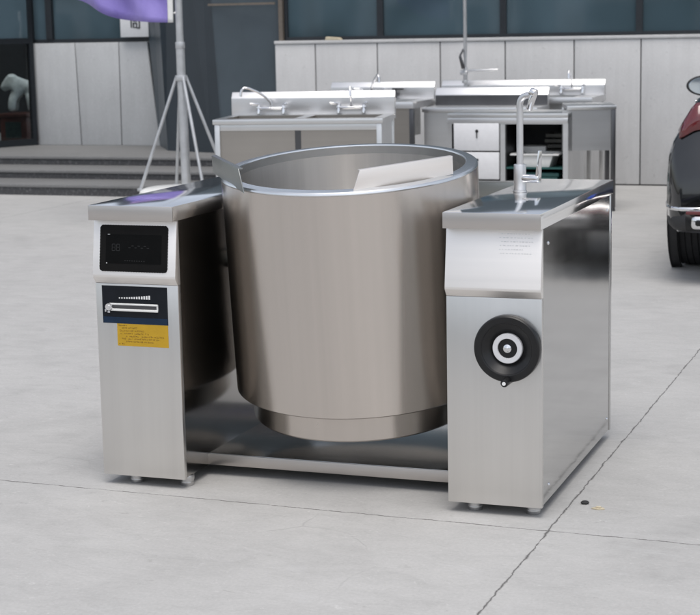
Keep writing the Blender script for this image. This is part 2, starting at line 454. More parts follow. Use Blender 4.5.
def inkline(x0, x1, z, h, gap=.3):
    x = x0
    while x < x1:
        w = h * rnd.uniform(.72, .9)
        if rnd.random() > .10:
            for q in range(rnd.choice((2, 3, 3))):          # strokes of one small character
                if rnd.random() > .5: zz = z + h * rnd.uniform(.05, .9); mk.box(x, x + w * rnd.uniform(.6, .95), FY - .0012, FY - .0006, zz, zz + h * .14)
                else: xx = x + w * rnd.uniform(.05, .8); mk.box(xx, xx + w * .14, FY - .0013, FY - .0006, z + h * rnd.uniform(0, .2), z + h * rnd.uniform(.7, 1))
        x += w * 1.12
for z, x0, x1 in ((.536, -.666, -.640), (.5275, -.655, -.60), (.5185, -.662, -.575), (.5095, -.666, -.56), (.5005, -.64, -.505), (.492, -.655, -.52), (.483, -.64, -.545), (.4755, -.666, -.65)):
    inkline(x0, x1, z, .0058)
mk.build('label_text', 'label_ink', CB, smooth=False)

# faint etched rating text on the drive fascia
mk = MB()
for r in range(6):
    z = .868 - r * .0115; x = .612 + rnd.uniform(0, .01)
    x1 = .735 - rnd.uniform(0, .05)
    while x < x1:
        w = rnd.uniform(.003, .008); dash(mk, x, z, w, .0022, .0009); x += w + rnd.uniform(.002, .006)
mk.build('rating_text', 'film_print', DB, smooth=False)

# ---- pot (tilted forward on its trunnions)
R0, RI = .424, .383
mb = MB().lathe([(0, -.737), (.36, -.737), (R0 - .004, -.737), (R0, -.733), (R0, -.7), (R0, -.4), (R0, -.1), (R0, -.0125)], 160)
pot = mb.build('pot', 'steel_pot', K, ang=30)
pot.location = (0, .424, 1.031); pot.rotation_euler = (.111, 0, 0)
MB().lathe([(R0 - .0005, -.0125), (R0 + .0006, -.009), (R0 - .0015, -.0045), (R0 - .006, -.0015), (R0 - .010, -.0008), (RI + .004, .0012), (RI + .0012, .0003), (RI, -.003), (RI, -.03)], 160).build('rim', 'steel_rim', pot, ang=18)
MB().lathe([(RI + .0005, -.03), (RI, -.12), (RI, -.55), (.36, -.62), (.30, -.67), (.15, -.70), (0, -.705)], 128).build('pot_lining', 'steel_inner', pot, ang=40)
MB().lathe([(.366, -.737), (.370, -.737), (.372, -.74), (.372, -.828), (.368, -.833), (.2, -.834), (0, -.834)], 128).build('base_collar', 'steel_pot', pot, ang=30)
def plate(pin, pout, cut, h, hem_side):
    pin, pout = Vector((*pin, 0)), Vector((*pout, 0)); d = (pout - pin).normalized(); n = Vector((-d.y, d.x, 0)) * hem_side
    Lh = (pout - pin).length; m = MB()
    M = Matrix((( d.x, n.x, 0, pin.x), (d.y, n.y, 0, pin.y), (0, 0, 1, 0), (0, 0, 0, 1)))
    m.prism([(0, -.012), (Lh, .0015), (Lh, h), (cut, h)], 0, .003, 'y', .0006, M)      # local x=along, y=thickness
    m.prism([(cut, h - .004), (Lh, h - .004), (Lh, h), (cut, h)], .003, .016, 'y', .0006, M)   # folded hem
    return m
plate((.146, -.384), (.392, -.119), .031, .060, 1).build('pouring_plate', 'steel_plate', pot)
plate((-.2145, -.388), (-.428, -.145), .040, .060, -1).build('pouring_plate', 'steel_plinth', pot)  # same steel as its twin, dark reflection put into the colour
for s in (-1, 1):
    MB().cyl((s * .36, .50, .70), (s * .4465, .50, .70), .032, n=32).build('trunnion', 'steel_plinth', K)
MB().box(-.4512, .4522, .2155, .222, .0375, .0745, .001).build('shelf_lip', 'steel_edge', K)
MB().box(-.4512, .4522, .2223, .96, .069, .0755, .001).box(-.4512, .4522, .95, .96, .0375, .070).build('lower_shelf', 'steel_shelf', K)

# ---- handwheel
WX, WZ = .649, .5305
MW = Matrix.Translation((WX, .0245, WZ)) @ Matrix.Rotation(PI / 2, 4, 'X')      # local +z -> -Y (towards the viewer)
hw = MB().lathe([(.10, .020), (.1015, .026), (.1015, .046), (.1000, .0508), (.0965, .0535), (.0805, .0535), (.0785, .0525), (.0765, .0495), (.047, .0285), (.0302, .0285), (.0300, .040), (.030, .034), (0, .034)], 96, MW)
hw.lathe([(.10, .020), (.04, .012), (.032, .004), (.032, 0)], 64, MW).build('handwheel', 'black_plastic', K, ang=18)
HW = K.children[-1] if K.children[-1].name.startswith('handwheel') else [c for c in K.children if c.name.startswith('handwheel')][0]
MB().lathe([(.030, .0405), (.0305, .0425), (.044, .0425), (.0455, .0405), (.0455, .026), (.030, .026)], 64, MW, True).build('hub_ring', 'grey_ring', HW)
MB().lathe([(0, .046), (.005, .046), (.008, .044), (.0125, .042), (.0132, .038), (.0132, .033)], 32, MW).lathe([(0, .0485), (.004, .0480), (.0048, .045)], 6, MW).build('bolt', 'chrome', HW)
kx, kz = WX + .003, WZ - .0955
MB().cyl((kx, -.026, kz), (kx - .002, -.062, kz - .002), .0125, .0115, 24, .003).cyl((kx, .000, kz), (kx, -.028, kz), .013, .0115, 24).build('crank_knob', 'black_plastic', HW)
MB().cyl((kx - .002, -.061, kz - .002), (kx - .002, -.0640, kz - .002), .0056, .0056, 16).build('knob_bolt', 'white_print', HW)

# ---- swivel tap on the drive cabinet
fx, fyy, fz = .526, .63, TOPZ
tap = MB().cyl((fx, fyy, fz), (fx, fyy, fz + .006), .0235, n=32, bev=.001).cyl((fx, fyy, fz + .005), (fx, fyy, fz + .092), .0205, n=32, bev=.0015).build('tap', 'steel_bright', K)
path = [(fx, fyy, fz + .09), (fx, fyy, fz + .2), (fx, fyy, fz + .280)] + arc((fx + .030, fyy - .010, fz + .287), .0315, PI, PI / 2 - .1, 8, (.95, -.31, 0), (0, 0, 1)) + [(fx + .048, fyy - .016, fz + .322)]
MB().tube(path, .0112, 20).build('spout', 'steel_bright', tap)
MB().cyl((fx + .040, fyy - .013, fz + .331), (fx + .060, fyy - .02, fz + .324), .0145, .0145, 20, .003).cyl((fx + .054, fyy - .018, fz + .330), (fx + .034, fyy - .012, fz + .272), .0125, .0105, 20, .002).build('nozzle', 'chrome', tap)
MB().cyl((fx + .012, fyy - .004, fz + .046), (fx + .072, fyy - .024, fz + .046), .0145, .0135, 24, .002).build('valve', 'chrome', tap)
lv = MB(); b = bmesh.new()
for (u, z, w) in ((0, 0, .010), (.012, .0, .010), (.006, .075, .005), (.010, .098, .004), (.014, .098, .004), (.016, .05, .008), (.017, -.006, .010)): pass
b.free()
MV = Matrix.Translation((fx + .060, fyy - .020, fz + .034)) @ Matrix.Rotation(-.31, 4, 'Z')
lv.prism([(0, 0), (.014, 0), (.015, .05), (.017, .105), (.0125, .106), (.004, .04), (.002, .024)], -.010, .010, 'y', .0015, MV).build('lever', 'chrome', tap)

# ------------------------------------------------------------------ ground, steps
g = MB(); g.grid(lambda u, v: (-120 + 240 * u, -120 + 240 * v, 0), 24, 24); tag(g.build('ground', 'concrete', smooth=False), kind='structure')
st = [(8.755, 0, .101), (9.312, .101, .181), (9.897, .181, .265)]
SX0, SX1 = -16, -4.45
m = MB()
for i, (y, z0, z1) in enumerate(st):
    m.box(SX0, SX1, y + .012, 13.6, z0 if i else -.02, z1 - .028)
tag(m.build('entrance_steps', 'stone_dark'), kind='structure')
m = MB()
ys = [s_[0] for s_ in st] + [13.6]
for i, (y, z0, z1) in enumerate(st): m.box(SX0, SX1 + .004, y, ys[i + 1] + .011 if i < 2 else 13.6, z1 - .028, z1, .004)
tag(m.build('step_paving', 'stone_tread'), kind='structure')

# ------------------------------------------------------------------ office building
B = empty('office_building', (-2, 10.5, 0))
tag(B, 'office building with pale stone base, dark blue metal cladding and tinted windows', 'building')
off = (-2, 10.5, 0)
WY = 10.45
# right stone base: separate slabs with real open joints in one mesh
m = MB(); x = -4.385; joints = [-3.965, -3.337, -2.715, -2.09, -1.445, -.836]
while joints[-1] < 7.5: joints.append(joints[-1] + .62)
prev = -4.385
for j in joints:
    m.box(prev + .0055, j - .0055, WY, WY + .03, .012, 1.318, .003); prev = j
m.box(-4.385, joints[-1], WY - .012, WY + .20, 1.322, 1.352, .004)
m.build('stone_base', 'stone_panel', B, off)
MB().box(-4.38, joints[-1], WY + .0305, WY + .3, 0, 1.318).build('base_core', 'frame_dark', B, off)
# windows
def window(x0, x1):
    fr = MB().box(x0, x1, WY + .06, WY + .14, 1.353, 1.385).box(x0, x1, WY + .06, WY + .14, 2.95, 3.0)
    fr.box(x0, x0 + .03, WY + .06, WY + .14, 1.385, 2.95).box(x1 - .03, x1, WY + .06, WY + .14, 1.385, 2.95)
    f = fr.build('window', 'frame_dark', B, off)
    MB().box(x0 + .03, x1 - .03, WY + .09, WY + .10, 1.385, 2.95).build('pane', 'window_glass', f, off if False else off)
    return f
wx = [-4.30, -3.325, -2.125, -.865, .36, 1.58, 2.80, 4.02, 5.24, 6.46]
for a, c in zip(wx[:-1], wx[1:]): window(a, c)
MB().box(-4.31, joints[-1], WY + .0, WY + .2, 3.0, 6.2).build('upper_cladding', 'cladding', B, off)
MB().box(-4.345, -4.305, WY + .02, WY + .12, 1.353, 6.2).build('trim_strip', 'trim_brown', B, off)
# slanted blue metal cladding facets
def lean(xb, xt, z): return xb + (xt - xb) * (z - .265) / (1.75 - .265)
facets = [((-6.10, 11.36), (-6.225, 11.40), (-5.70, 10.72), (-5.745, 10.72), 'cladding'),
          ((-5.70, 10.72), (-5.745, 10.72), (-5.115, 10.50), (-5.26, 10.50), 'cladding_shaded'),
          ((-5.115, 10.50), (-5.26, 10.50), (-4.935, 10.42), (-5.02, 10.42), 'cladding_shaded'),
          ((-4.935, 10.42), (-5.02, 10.42), (-4.352, 10.52), (-4.36, 10.52), 'cladding')]
for a, at, c, ctp, mt in facets:
    m = MB(); zt = 4.2
    p = [(a[0], a[1], 0 if a[0] > -5 else .26), (c[0], c[1], 0 if a[0] > -5 else .26), (lean(c[0], ctp[0], zt), c[1], zt), (lean(a[0], at[0], zt), at[1], zt)]
    # seam split into two boards with a narrow gap
    m.poly(p, .05); m.build('cladding_panel', mt, B, off, smooth=False)
MB().box(-5.05, -4.345, 10.385, 10.40, 1.70, 1.722).build('trim_strip', 'trim_brown', B, off)
# left stone panels on the platform
m = MB(); Y = 11.39
for (x0b, x0t, x1b, x1t) in ((-7.585, -7.632, -7.063, -7.092), (-7.052, -7.081, -6.577, -6.565), (-6.566, -6.554, -6.12, -6.228)):
    m.prism([(x0b, .266), (x1b, .266), (x1t, 1.36), (x0t, 1.36)], Y, Y + .03, 'y', .003)
m.build('stone_base', 'stone_panel_grey', B, off)
MB().box(-7.6, -6.13, Y + .031, Y + .3, .265, 1.355).build('base_core', 'frame_dark', B, off)
f = MB().box(-7.65, -6.2, Y + .02, Y + .1, 1.361, 1.40).box(-7.65, -6.2, Y + .02, Y + .1, 2.95, 3.0).box(-7.43, -7.355, Y + .0, Y + .1, 1.40, 2.95).box(-6.26, -6.2, Y + .02, Y + .1, 1.40, 2.95).box(-7.66, -7.6, Y + .02, Y + .1, 1.40, 2.95).build('window', 'frame_dark', B, off)
MB().box(-7.6, -6.26, Y + .05, Y + .06, 1.40, 2.95).build('pane', 'window_glass', f, off)
MB().box(-7.66, -6.2, Y, Y + .2, 3.0, 6.2).build('upper_cladding', 'cladding_shaded', B, off)
# entrance screen of glass, turning out towards the yard
A0, A1 = Vector((-7.60, 11.37, 0)), Vector((-8.35, 9.95, 0)); dd = (A1 - A0); LL = dd.length; ang = math.atan2(dd.y, dd.x)
MD = Matrix.Translation(A0) @ Matrix.Rotation(ang, 4, 'Z')
fr = MB()
fr.box(0, LL, -.03, .03, .266, .335, M=MD).box(0, LL, -.03, .03, 1.36, 1.42, M=MD).box(.0, .05, -.03, .03, .335, 1.36, M=MD)
fr.box(.62, .70, -.035, .035, .335, 3.2, M=MD).box(LL - .06, LL, -.03, .03, .335, 3.2, M=MD).box(0, .05, -.03, .03, 1.42, 3.2, M=MD)
d_ = fr.build('entrance_door', 'frame_dark', B, off)
MB().box(.05, LL - .06, -.006, .006, .335, 1.36, M=MD).build('pane', 'door_glass', d_, off)
MB().box(.05, LL - .06, -.006, .006, 1.42, 3.2, M=MD).build('pane', 'window_glass', d_, off)
MB().box(-14, -7.5, 13.3, 13.5, .2, 5).box(-14.1, -14, 10, 13.5, .2, 5).box(-14, -8.45, 9.95, 10.05, .265, 6.2).build('lobby_wall', 'interior', B, off)

# hanging sign with one painted character
S = empty('sign', (-6.33, 11.33, 1.40))
tag(S, 'small square white sign with one dark character, partly behind the flag', 'sign')
so = (-6.33, 11.33, 1.40)
MB().box(-6.497, -6.168, 11.32, 11.345, 1.41, 1.72, .004).build('sign_board', 'sign_white', S, so)
m = MB(); q = lambda x0, x1, z0, z1: m.box(x0, x1, 11.313, 11.3195, z0, z1)
q(-6.372, -6.357, 1.508, 1.61); q(-6.372, -6.262, 1.598, 1.612); q(-6.277, -6.262, 1.500, 1.612); q(-6.30, -6.262, 1.498, 1.510)
q(-6.345, -6.295, 1.572, 1.583); q(-6.345, -6.333, 1.512, 1.558); q(-6.307, -6.295, 1.512, 1.558); q(-6.345, -6.295, 1.548, 1.559); q(-6.345, -6.295, 1.506, 1.517)
m.build('character', 'sign_ink', S, so, smooth=False)

# stone animal on its pedestal behind the entrance glass
PX, PY = -8.13, 11.95
P = empty('pedestal', (PX, PY, .265)); tag(P, 'red brown stone pedestal with a dark green panel behind the entrance glass', 'pedestal')
po = (PX, PY, .265)
MB().box(PX - .17, PX + .17, PY - .17, PY + .17, .265, .54, .006).box(PX - .185, PX + .185, PY - .185, PY + .185, .54, .585, .006).build('block', 'pedestal_red', P, po)
MB().box(PX - .10, PX + .10, PY - .176, PY - .170, .31, .49).build('panel', 'pedestal_green', P, po)
def skinned(name, verts, edges, radii, mat, label, cat, root=0):
    me = bpy.data.meshes.new(name); me.from_pydata(verts, edges, []); o = bpy.data.objects.new(name, me); COL.objects.link(o)
    sk = o.modifiers.new('skin', 'SKIN'); sk.use_smooth_shade = True
    for i, r in enumerate(radii): me.skin_vertices[0].data[i].radius = (r, r)
    me.skin_vertices[0].data[root].use_root = True
    s = o.modifiers.new('sub', 'SUBSURF'); s.levels = s.render_levels = 2
    me.materials.append(MATS[mat]); return tag(o, label, cat)
z0 = .585
V = [(.075, .04, .25), (.0, .0, .27), (-.06, -.03, .30), (-.105, -.06, .315), (-.155, -.09, .265), (-.175, -.10, .225),   # rump, shoulders, neck, head, muzzle
     (-.085, -.01, .13), (-.09, -.01, .015), (-.055, -.12, .13), (-.06, -.125, .015), (.115, -.02, .13), (.125, -.025, .015), (.10, .10, .13), (.105, .105, .015),
     (-.075, -.10, .375), (-.10, .0, .375), (.13, .06, .17)]
E_ = [(0, 1), (1, 2), (2, 3), (3, 4), (4, 5), (1, 6), (6, 7), (1, 8), (8, 9), (0, 10), (10, 11), (0, 12), (12, 13), (3, 14), (3, 15), (0, 16)]
Rr = [.080, .088, .085, .092, .055, .038, .05, .045, .05, .045, .052, .045, .05, .045, .028, .028, .014]
V = [(PX + .03 + x * 1.05, PY + y, z0 + z * 1.12) for x, y, z in V]
skinned('stone_animal', V, E_, Rr, 'statue_stone', 'small pale stone animal statue standing on the red brown pedestal behind the entrance glass', 'statue', 1)

tag(MB().prism([(-3.86, 1.3525), (-3.70, 1.3525), (-3.72, 1.375), (-3.85, 1.385)], 10.44, 10.52, 'y', .003).build('paper_packet', 'beige_scrap'), 'small beige packet lying on the stone ledge under the window', 'packet')

# ------------------------------------------------------------------ feather-flag pole
FP = Vector((-3.63, 6.79, 0))
F = empty('flagpole', FP); tag(F, 'grey metal flag pole braced by four struts on a round white base', 'flagpole')
def fp(m, n, mat, parent=F, **k): return m.build(n, mat, parent, **k)
bs = MB().lathe([(0, .30), (.1, .302), (.32, .295), (.355, .275), (.37, .23), (.37, .05), (.35, .01), (0, .01)], 48); fp(bs, 'water_base', 'white_plastic')
top = Vector((-.10, .10, 0))
def pole_at(z): return Vector((-.075, .07, 0)) * min(1, z / 1.14) * .3 + Vector((0, 0, z))
hub = pole_at(1.13)
fp(MB().cyl((0, 0, .26), hub, .036, .034, 20).cyl(hub - Vector((0, 0, .02)), pole_at(1.36), .033, .033, 20), 'pole', 'galvanised')
fp(MB().cyl(pole_at(1.355), pole_at(5.4), .028, .022, 18).cyl(pole_at(1.34), pole_at(1.39), .0365, .0365, 20, .004), 'upper_pole', 'galvanised')
fp(MB().cyl(hub - Vector((0, 0, .03)), hub + Vector((0, 0, .012)), .046, .046, 24, .004), 'collar', 'galvanised')
for (ax, ay) in ((-.33, -.12), (-.21, .26), (.245, -.21), (.31, .12)):
    e = Vector((ax, ay, .285)); d = Vector((ax, ay, 0)).normalized() * .035
    fp(MB().cyl(e, hub + d, .0125, .0125, 12).cyl(e - Vector((0, 0, .01)), e + Vector((0, 0, .012)), .026, .026, 14, .003), 'strut', 'galvanised')
# the flag itself
FO = FP + pole_at(1.6)
def flagpt(u, v):
    # u 0 at the pole .. 1 at the free edge, v 0 bottom .. 1 top
    x = -.05 - .74 * u - .05 * math.sin(PI * v) * u
    z = 1.535 + .02 * math.sin(u * 9) * u + 1.9 * v + .155 * max(0, u - .18) ** 1.7 / .6 + (.05 * u if v > 0 else 0)
    y = .05 * math.sin(u * 7 + v * 5) * (.3 + u) + .022 * math.sin(u * 15 - v * 26 + 1) * min(1, u * 3) + .08 * math.sin(v * 7 + u * 3) * u - .16 * u - .05 * math.exp(-v * 9) * u
    return Vector((x, y, z)) + Vector((pole_at(1.6).x, pole_at(1.6).y, 0)) + FP
m = MB(); m.grid(lambda u, v: flagpt(.06 + .94 * u, v), 40, 60)
b = m.bm
fl = empty('flag', FO); tag(fl, 'purple cloth flag with a white sleeve billowing beside the grey pole', 'flag')
def thick(o, t):
    s = o.modifiers.new('sol', 'SOLIDIFY'); s.thickness = t; s.offset = 0
    return o
cloth = thick(m.build('cloth', 'flag_cloth', fl, FO, ang=180), .003)
m = MB(); m.grid(lambda u, v: flagpt(.06 * u, v), 4, 60); thick(m.build('sleeve', 'white_plastic', fl, FO, ang=180), .004)
for v in (.035, .35, .68, .99):
    m = MB(); p = flagpt(0, v) - FP; q = pole_at(p.z)
    m.tube([Vector(p) + FP, (Vector(p) + q) / 2 + FP + Vector((0, -.012, .012)), q + FP + Vector((-.02, -.03, 0))], .004, 8)
    m.build('tie', 'white_plastic', fl, FO)

# ------------------------------------------------------------------ sinks and tables at the back
def leg(mb_parent, x, y, h, off_, w=.038, mat='steel_table', name='leg'):
    MB().box(x - w / 2, x + w / 2, y - w / 2, y + w / 2, .03, h, .003).cyl((x, y, 0), (x, y, .032), w * .55, w * .45, 16).build(name, mat, mb_parent)
def splash(w, y, z0, z1, x0=0):
    return MB().prism([(y, z0), (y, z1 - .045), (y + .035, z1), (y + .06, z1), (y + .06, z0)], x0, x0 + w, 'x', .002)
def bridge_faucet(parent, x, y, z, swing):
    t = MB().tube([(x - .09, y - .035, z), (x - .05, y - .05, z), (x + .05, y - .05, z), (x + .09, y - .035, z)], .011, 12)
    for s in (-1, 1): t.cyl((x + s * .095, y - .002, z), (x + s * .095, y - .055, z), .019, .016, 16, .002).cyl((x + s * .095, y - .055, z - .045), (x + s * .095, y - .035, z + .03), .014, .012, 12, .002)
    f = t.build('faucet', 'chrome', parent)
    for s in (-1, 1): MB().cyl((x + s * .095, y - .04, z + .03), (x + s * (.16 if s < 0 else .12), y - .07, z + .036), .0105, .008, 12, .002).build('handle', 'chrome', f)
    d = Vector((math.sin(swing), -math.cos(swing), 0)); c = Vector((x, y - .05, z))
    p = [c, c + Vector((0, 0, .045)), c + d * .04 + Vector((0, 0, .085)), c + d * .10 + Vector((0, 0, .125)), c + d * .17 + Vector((0, 0, .155)), c + d * .205 + Vector((0, 0, .158)), c + d * .225 + Vector((0, 0, .14)), c + d * .232 + Vector((0, 0, .095))]
    MB().tube(p, .0095, 12).build('spout', 'chrome', f)
def counter_with_bowls(w, d, z, bowls, th=.036, mat='steel_table'):
    """worktop whose bowl openings are real holes"""
    m = MB(); xs = 0
    y0, y1 = .10, d - .14
    m.box(0, w, 0, y0, z - th, z, .003).box(0, w, y1, d, z - th, z, .003)
    for (a, c) in bowls:
        m.box(xs, a, y0, y1, z - th, z); xs = c
    m.box(xs, w, y0, y1, z - th, z)
    return m, y0, y1
# double bowl sink table, in front
LS = empty('sink_table', (-3.196, 6.348, 0), math.radians(10.2))
tag(LS, 'double bowl stainless sink table with two bridge taps, nearest of the tables behind the kettle', 'sink table')
w, d, z = 1.245, .66, .834
bw = [(.07, .585), (.66, 1.175)]
m, y0, y1 = counter_with_bowls(w, d, z, bw); m.build('worktop', 'steel_table', LS)
for a, c in bw:
    MB().box(a, c, y0, y0 + .004, .52, z).box(a, c, y1 - .004, y1, .52, z).box(a, a + .004, y0 + .004, y1 - .004, .52, z).box(c - .004, c, y0 + .004, y1 - .004, .52, z).box(a, c, y0, y1, .515, .52).cyl(((a + c) / 2, (y0 + y1) / 2, .519), ((a + c) / 2, (y0 + y1) / 2, .523), .05, n=24).build('bowl', 'steel_warm', LS)
MB().box(.04, w - .04, .02, .032, z - .083, z - .0365, .002).build('apron', 'steel_table', LS)
for a, c in ((.042, .60), (.645, w - .042)): MB().box(a, c, .03, .04, .50, z - .084).build('front_panel', 'steel_warm', LS)
MB().box(.60, .645, .034, .05, .50, z - .084).build('divider', 'steel_dark', LS)
for x_ in (w - .03, .022): MB().box(x_, x_ + .008, .05, d - .05, .50, z - .037).build('side_panel', 'steel_table', LS)
splash(w, d - .06, z + .0005, 1.005).build('backsplash', 'steel_bright', LS)
for x, y in ((.03, .03), (w - .03, .03), (.03, d - .03), (w - .03, d - .03)): leg(LS, x, y, z - .037, None)
bridge_faucet(LS, .315, d - .06, .885, math.radians(-62)); bridge_faucet(LS, .925, d - .06, .885, math.radians(8))
MB().box(.03, w - .03, .05, d - .05, .18, .20).build('undershelf', 'steel_table', LS)

# beige-panelled sink behind it
S1 = empty('sink_table', (-3.345, 8.60, 0))
tag(S1, 'sink table with plain warm grey front, half hidden behind the double bowl sink', 'sink table')
w, d, z = .95, .66, .85
m, y0, y1 = counter_with_bowls(w, d, z, [(.1, .85)], .055); m.build('worktop', 'steel_bright', S1)
MB().box(.1, .85, y0, y1, .55, .554).box(.1, .104, y0, y1, .554, z).box(.846, .85, y0, y1, .554, z).box(.1, .85, y0, y0 + .004, .554, z).box(.1, .85, y1 - .004, y1, .554, z).build('bowl', 'steel_table', S1)
MB().box(.03, w - .045, .03, .045, .30, z - .056).build('front_panel', 'steel_warm', S1)
splash(w, d - .06, z + .0005, .995).build('backsplash', 'steel_bright', S1)
for x, y in ((.025, .03), (w - .02, .03), (.03, d - .03), (w - .03, d - .03)): leg(S1, x, y, z - .056, None, mat='steel_dark' if x > .5 and y < .1 else 'steel_table')
bridge_faucet(S1, .40, d - .06, .905, math.radians(35))
t = MB().cyl((.62, d - .07, .89), (.62, d - .12, .89), .018, .015, 14).cyl((.62, d - .11, .86), (.62, d - .11, .93), .012, .010, 12).box(.59, .69, d - .125, d - .105, .93, .945, .003); t.build('valve', 'steel_dark', S1)

# long sink at the very back with the pre-rinse spray
S2 = empty('sink_table', (-2.52, 9.32, 0))
tag(S2, 'long sink table with a tall spray column and bright backsplash, closest to the stone wall', 'sink table')
w, d, z = 1.48, .58, .85
m, y0, y1 = counter_with_bowls(w, d, z, [(.3, .75), (.85, 1.3)], .055); m.build('worktop', 'steel_bright', S2)
for a, c in ((.3, .75), (.85, 1.3)): MB().box(a, c, y0, y1, .56, .564).box(a, a + .004, y0, y1, .564, z).box(c - .004, c, y0, y1, .564, z).box(a, c, y0, y0 + .004, .564, z).box(a, c, y1 - .004, y1, .564, z).build('bowl', 'steel_table', S2)
splash(w, d - .06, z + .0005, .982).build('backsplash', 'steel_bright', S2)
for x, y in ((.03, .03), (w - .03, .03), (.03, d - .03), (w - .03, d - .03)): leg(S2, x, y, z - .056, None)
bridge_faucet(S2, 1.20, d - .06, .905, math.radians(6))
cx, cy = .232, d - .09
MB().cyl((cx, cy, .93), (cx, cy, 2.0), .013, .013, 14).cyl((cx, cy, 1.19), (cx, cy, 2.0), .0165, .0165, 14).cyl((cx, cy, .96), (cx, cy, .985), .03, .03, 16, .003).cyl((cx, cy, .985), (cx, cy, 1.10), .019, .019, 14, .003).cyl((cx - .045, cy, 1.052), (cx + .02, cy, 1.052), .022, .022, 14, .003).build('spray_column', 'galvanised', S2)
MB().cyl((cx - .01, cy - .03, 1.09), (cx - .035, cy - .05, 1.20), .018, .012, 12, .002).cyl((cx - .035, cy - .05, 1.20), (cx - .01, cy - .02, 1.26), .009, .009, 10).build('spray_head', 'steel_dark', S2)
MB().cyl((cx + .02, cy - .01, 1.07), (cx + .31, cy - .03, 1.075), .011, .010, 14, .002).build('swing_arm', 'steel_bright', S2)
# spring hose over the top of the column
MB().tube([(cx, cy, 2.0), (cx, cy - .01, 2.12), (cx + .02, cy - .08, 2.2), (cx + .038, cy - .14, 2.16), (cx + .041, cy - .15, 2.0), (cx + .028, cy - .10, 1.7), (cx + .010, cy - .05, 1.25)], .012, 10).build('spring_hose', 'galvanised', S2)

# worktable with dark upstand behind the drawer cabinet
U = empty('worktable', (-2.37, 8.76, 0))
tag(U, 'steel worktable with a dark reflecting upstand standing behind the drawer cabinet', 'worktable')
w, d, z = .99, .44, .795
MB().box(0, w, 0, d, z - .038, z, .004).build('worktop', 'steel_bright', U)
MB().prism([(d - .05, z + .0005), (d - .05, .884), (d - .005, .945), (d, .945), (d, z + .0005)], 0, w, 'x', .002).build('backsplash', 'steel_bright', U)
MB().box(.004, w - .004, d - .0535, d - .0505, z + .002, .880).build('upstand', 'steel_dark', U)  # dark sheet over the backsplash face, its reflection put into the colour
MB().box(.01, w - .01, .03, .045, .10, z - .039).build('front_panel', 'steel_table', U)
for x, y in ((.03, .06), (w - .03, .06), (.03, d - .03), (w - .03, d - .03)): leg(U, x, y, z - .039, None)

# drawer cabinet with an open bay
DX = -1.955; DW = .975; DY = 8.12
D = empty('drawer_cabinet', (DX, DY, 0))
tag(D, 'pale steel cabinet with two locked drawers and an open bay, behind the tap', 'cabinet')
zt = .782; zb = .150; dp = .58
fr = MB().box(0, DW, 0, dp, zt - .03, zt, .003).box(0, DW, .012, .03, zt - .085, zt - .031)
fr.box(0, .035, 0, dp, zb, zt - .031).box(.43, .47, .006, dp, zb + .10, zt - .086).box(DW - .04, DW, 0, dp, zb, zt - .031)
MB().box(.036, DW - .041, dp - .012, dp - .002, zb + .10, zt - .0312).build('back_panel', 'interior', D)  # dark colour holds the shade inside the open bay
MB().box(.471, .475, .03, dp - .013, zb + .10, zt - .087).build('bay_shade', 'steel_dark', D)  # added dark sheets stand in for shade on the bay sides
MB().box(DW - .046, DW - .041, .03, dp - .013, zb + .10, zt - .087).build('bay_shade', 'steel_dark', D)
fr.build('carcass', 'steel_table', D)
MB().box(.001, DW - .001, -.002, .02, zb - .025, zb + .088, .002).build('plinth', 'steel_plinth', D)
MB().box(.036, DW - .041, .021, dp - .012, zb + .09, zb + .098).build('bay_floor', 'steel_table', D)
MB().box(0, DW, -.004, .011, zt - .075, zt - .036, .003).build('top_rail', 'steel_bright', D)
for i in range(2):
    za = .487 if i == 0 else .262; zc = .705 if i == 0 else .476
    dr = MB().box(.052, .422, -.006, .02, za, zc, .004).build('drawer', 'white_enamel', D)
    kz_ = zc - .062
    MB().cyl((.243, -.006, kz_), (.243, -.012, kz_), .013, .013, 16, .002).box(.239, .247, -.016, -.006, kz_ - .055, kz_ - .012, .002).build('lock', 'black_plastic', dr)
for x, y in ((.04, .05), (DW - .04, .05), (.04, dp - .04), (DW - .04, dp - .04)): MB().cyl((x, y, 0), (x, y, zb), .018, .022, 16).build('foot', 'steel_table', D)
MB().box(.471, DW - .041, .02, dp - .011, .345, .357).build('bay_shelf', 'teal_plastic', D)
# contents of the bay
def tray(name, x, y, z, w, d, h, mat, label, cat, group=None, rz=0):
    o = MB(); t = .012
    o.prism([(x - w / 2 - .05, z + h - .012), (x + w / 2 + .05, z + h - .012), (x + w / 2 + .05, z + h), (x - w / 2 - .05, z + h)], y - d / 2 - .02, y - d / 2 + .002, 'y', .002)
    o.prism([(x - w / 2 - .05, z + h - .012), (x + w / 2 + .05, z + h - .012), (x + w / 2 + .05, z + h), (x - w / 2 - .05, z + h)], y + d / 2 - .002, y + d / 2 + .02, 'y', .002)
    for s in (-1, 1): o.box(x + s * (w / 2 + .025) - .025, x + s * (w / 2 + .025) + .025, y - d / 2 + .003, y + d / 2 - .003, z + h - .012, z + h)
    o.prism([(x - w / 2 + .03, z), (x + w / 2 - .03, z), (x + w / 2, z + h - .013), (x - w / 2, z + h - .013)], y - d / 2, y - d / 2 + t, 'y', .004)
    o.prism([(x - w / 2 + .03, z), (x + w / 2 - .03, z), (x + w / 2, z + h - .013), (x - w / 2, z + h - .013)], y + d / 2 - t, y + d / 2, 'y', .004)
    for s in (-1, 1): o.prism([(x + s * (w / 2 - .03), z), (x + s * w / 2, z + h - .013), (x + s * (w / 2 - t), z + h - .013), (x + s * (w / 2 - .03 - t), z)], y - d / 2 + t, y + d / 2 - t, 'y')
    o.box(x - w / 2 + .032, x + w / 2 - .032, y - d / 2 + t, y + d / 2 - t, z, z + t)
    ob = o.build(name, mat); ob.location = (0, 0, 0); return tag(ob, label, cat, group)
bx = DX + .70
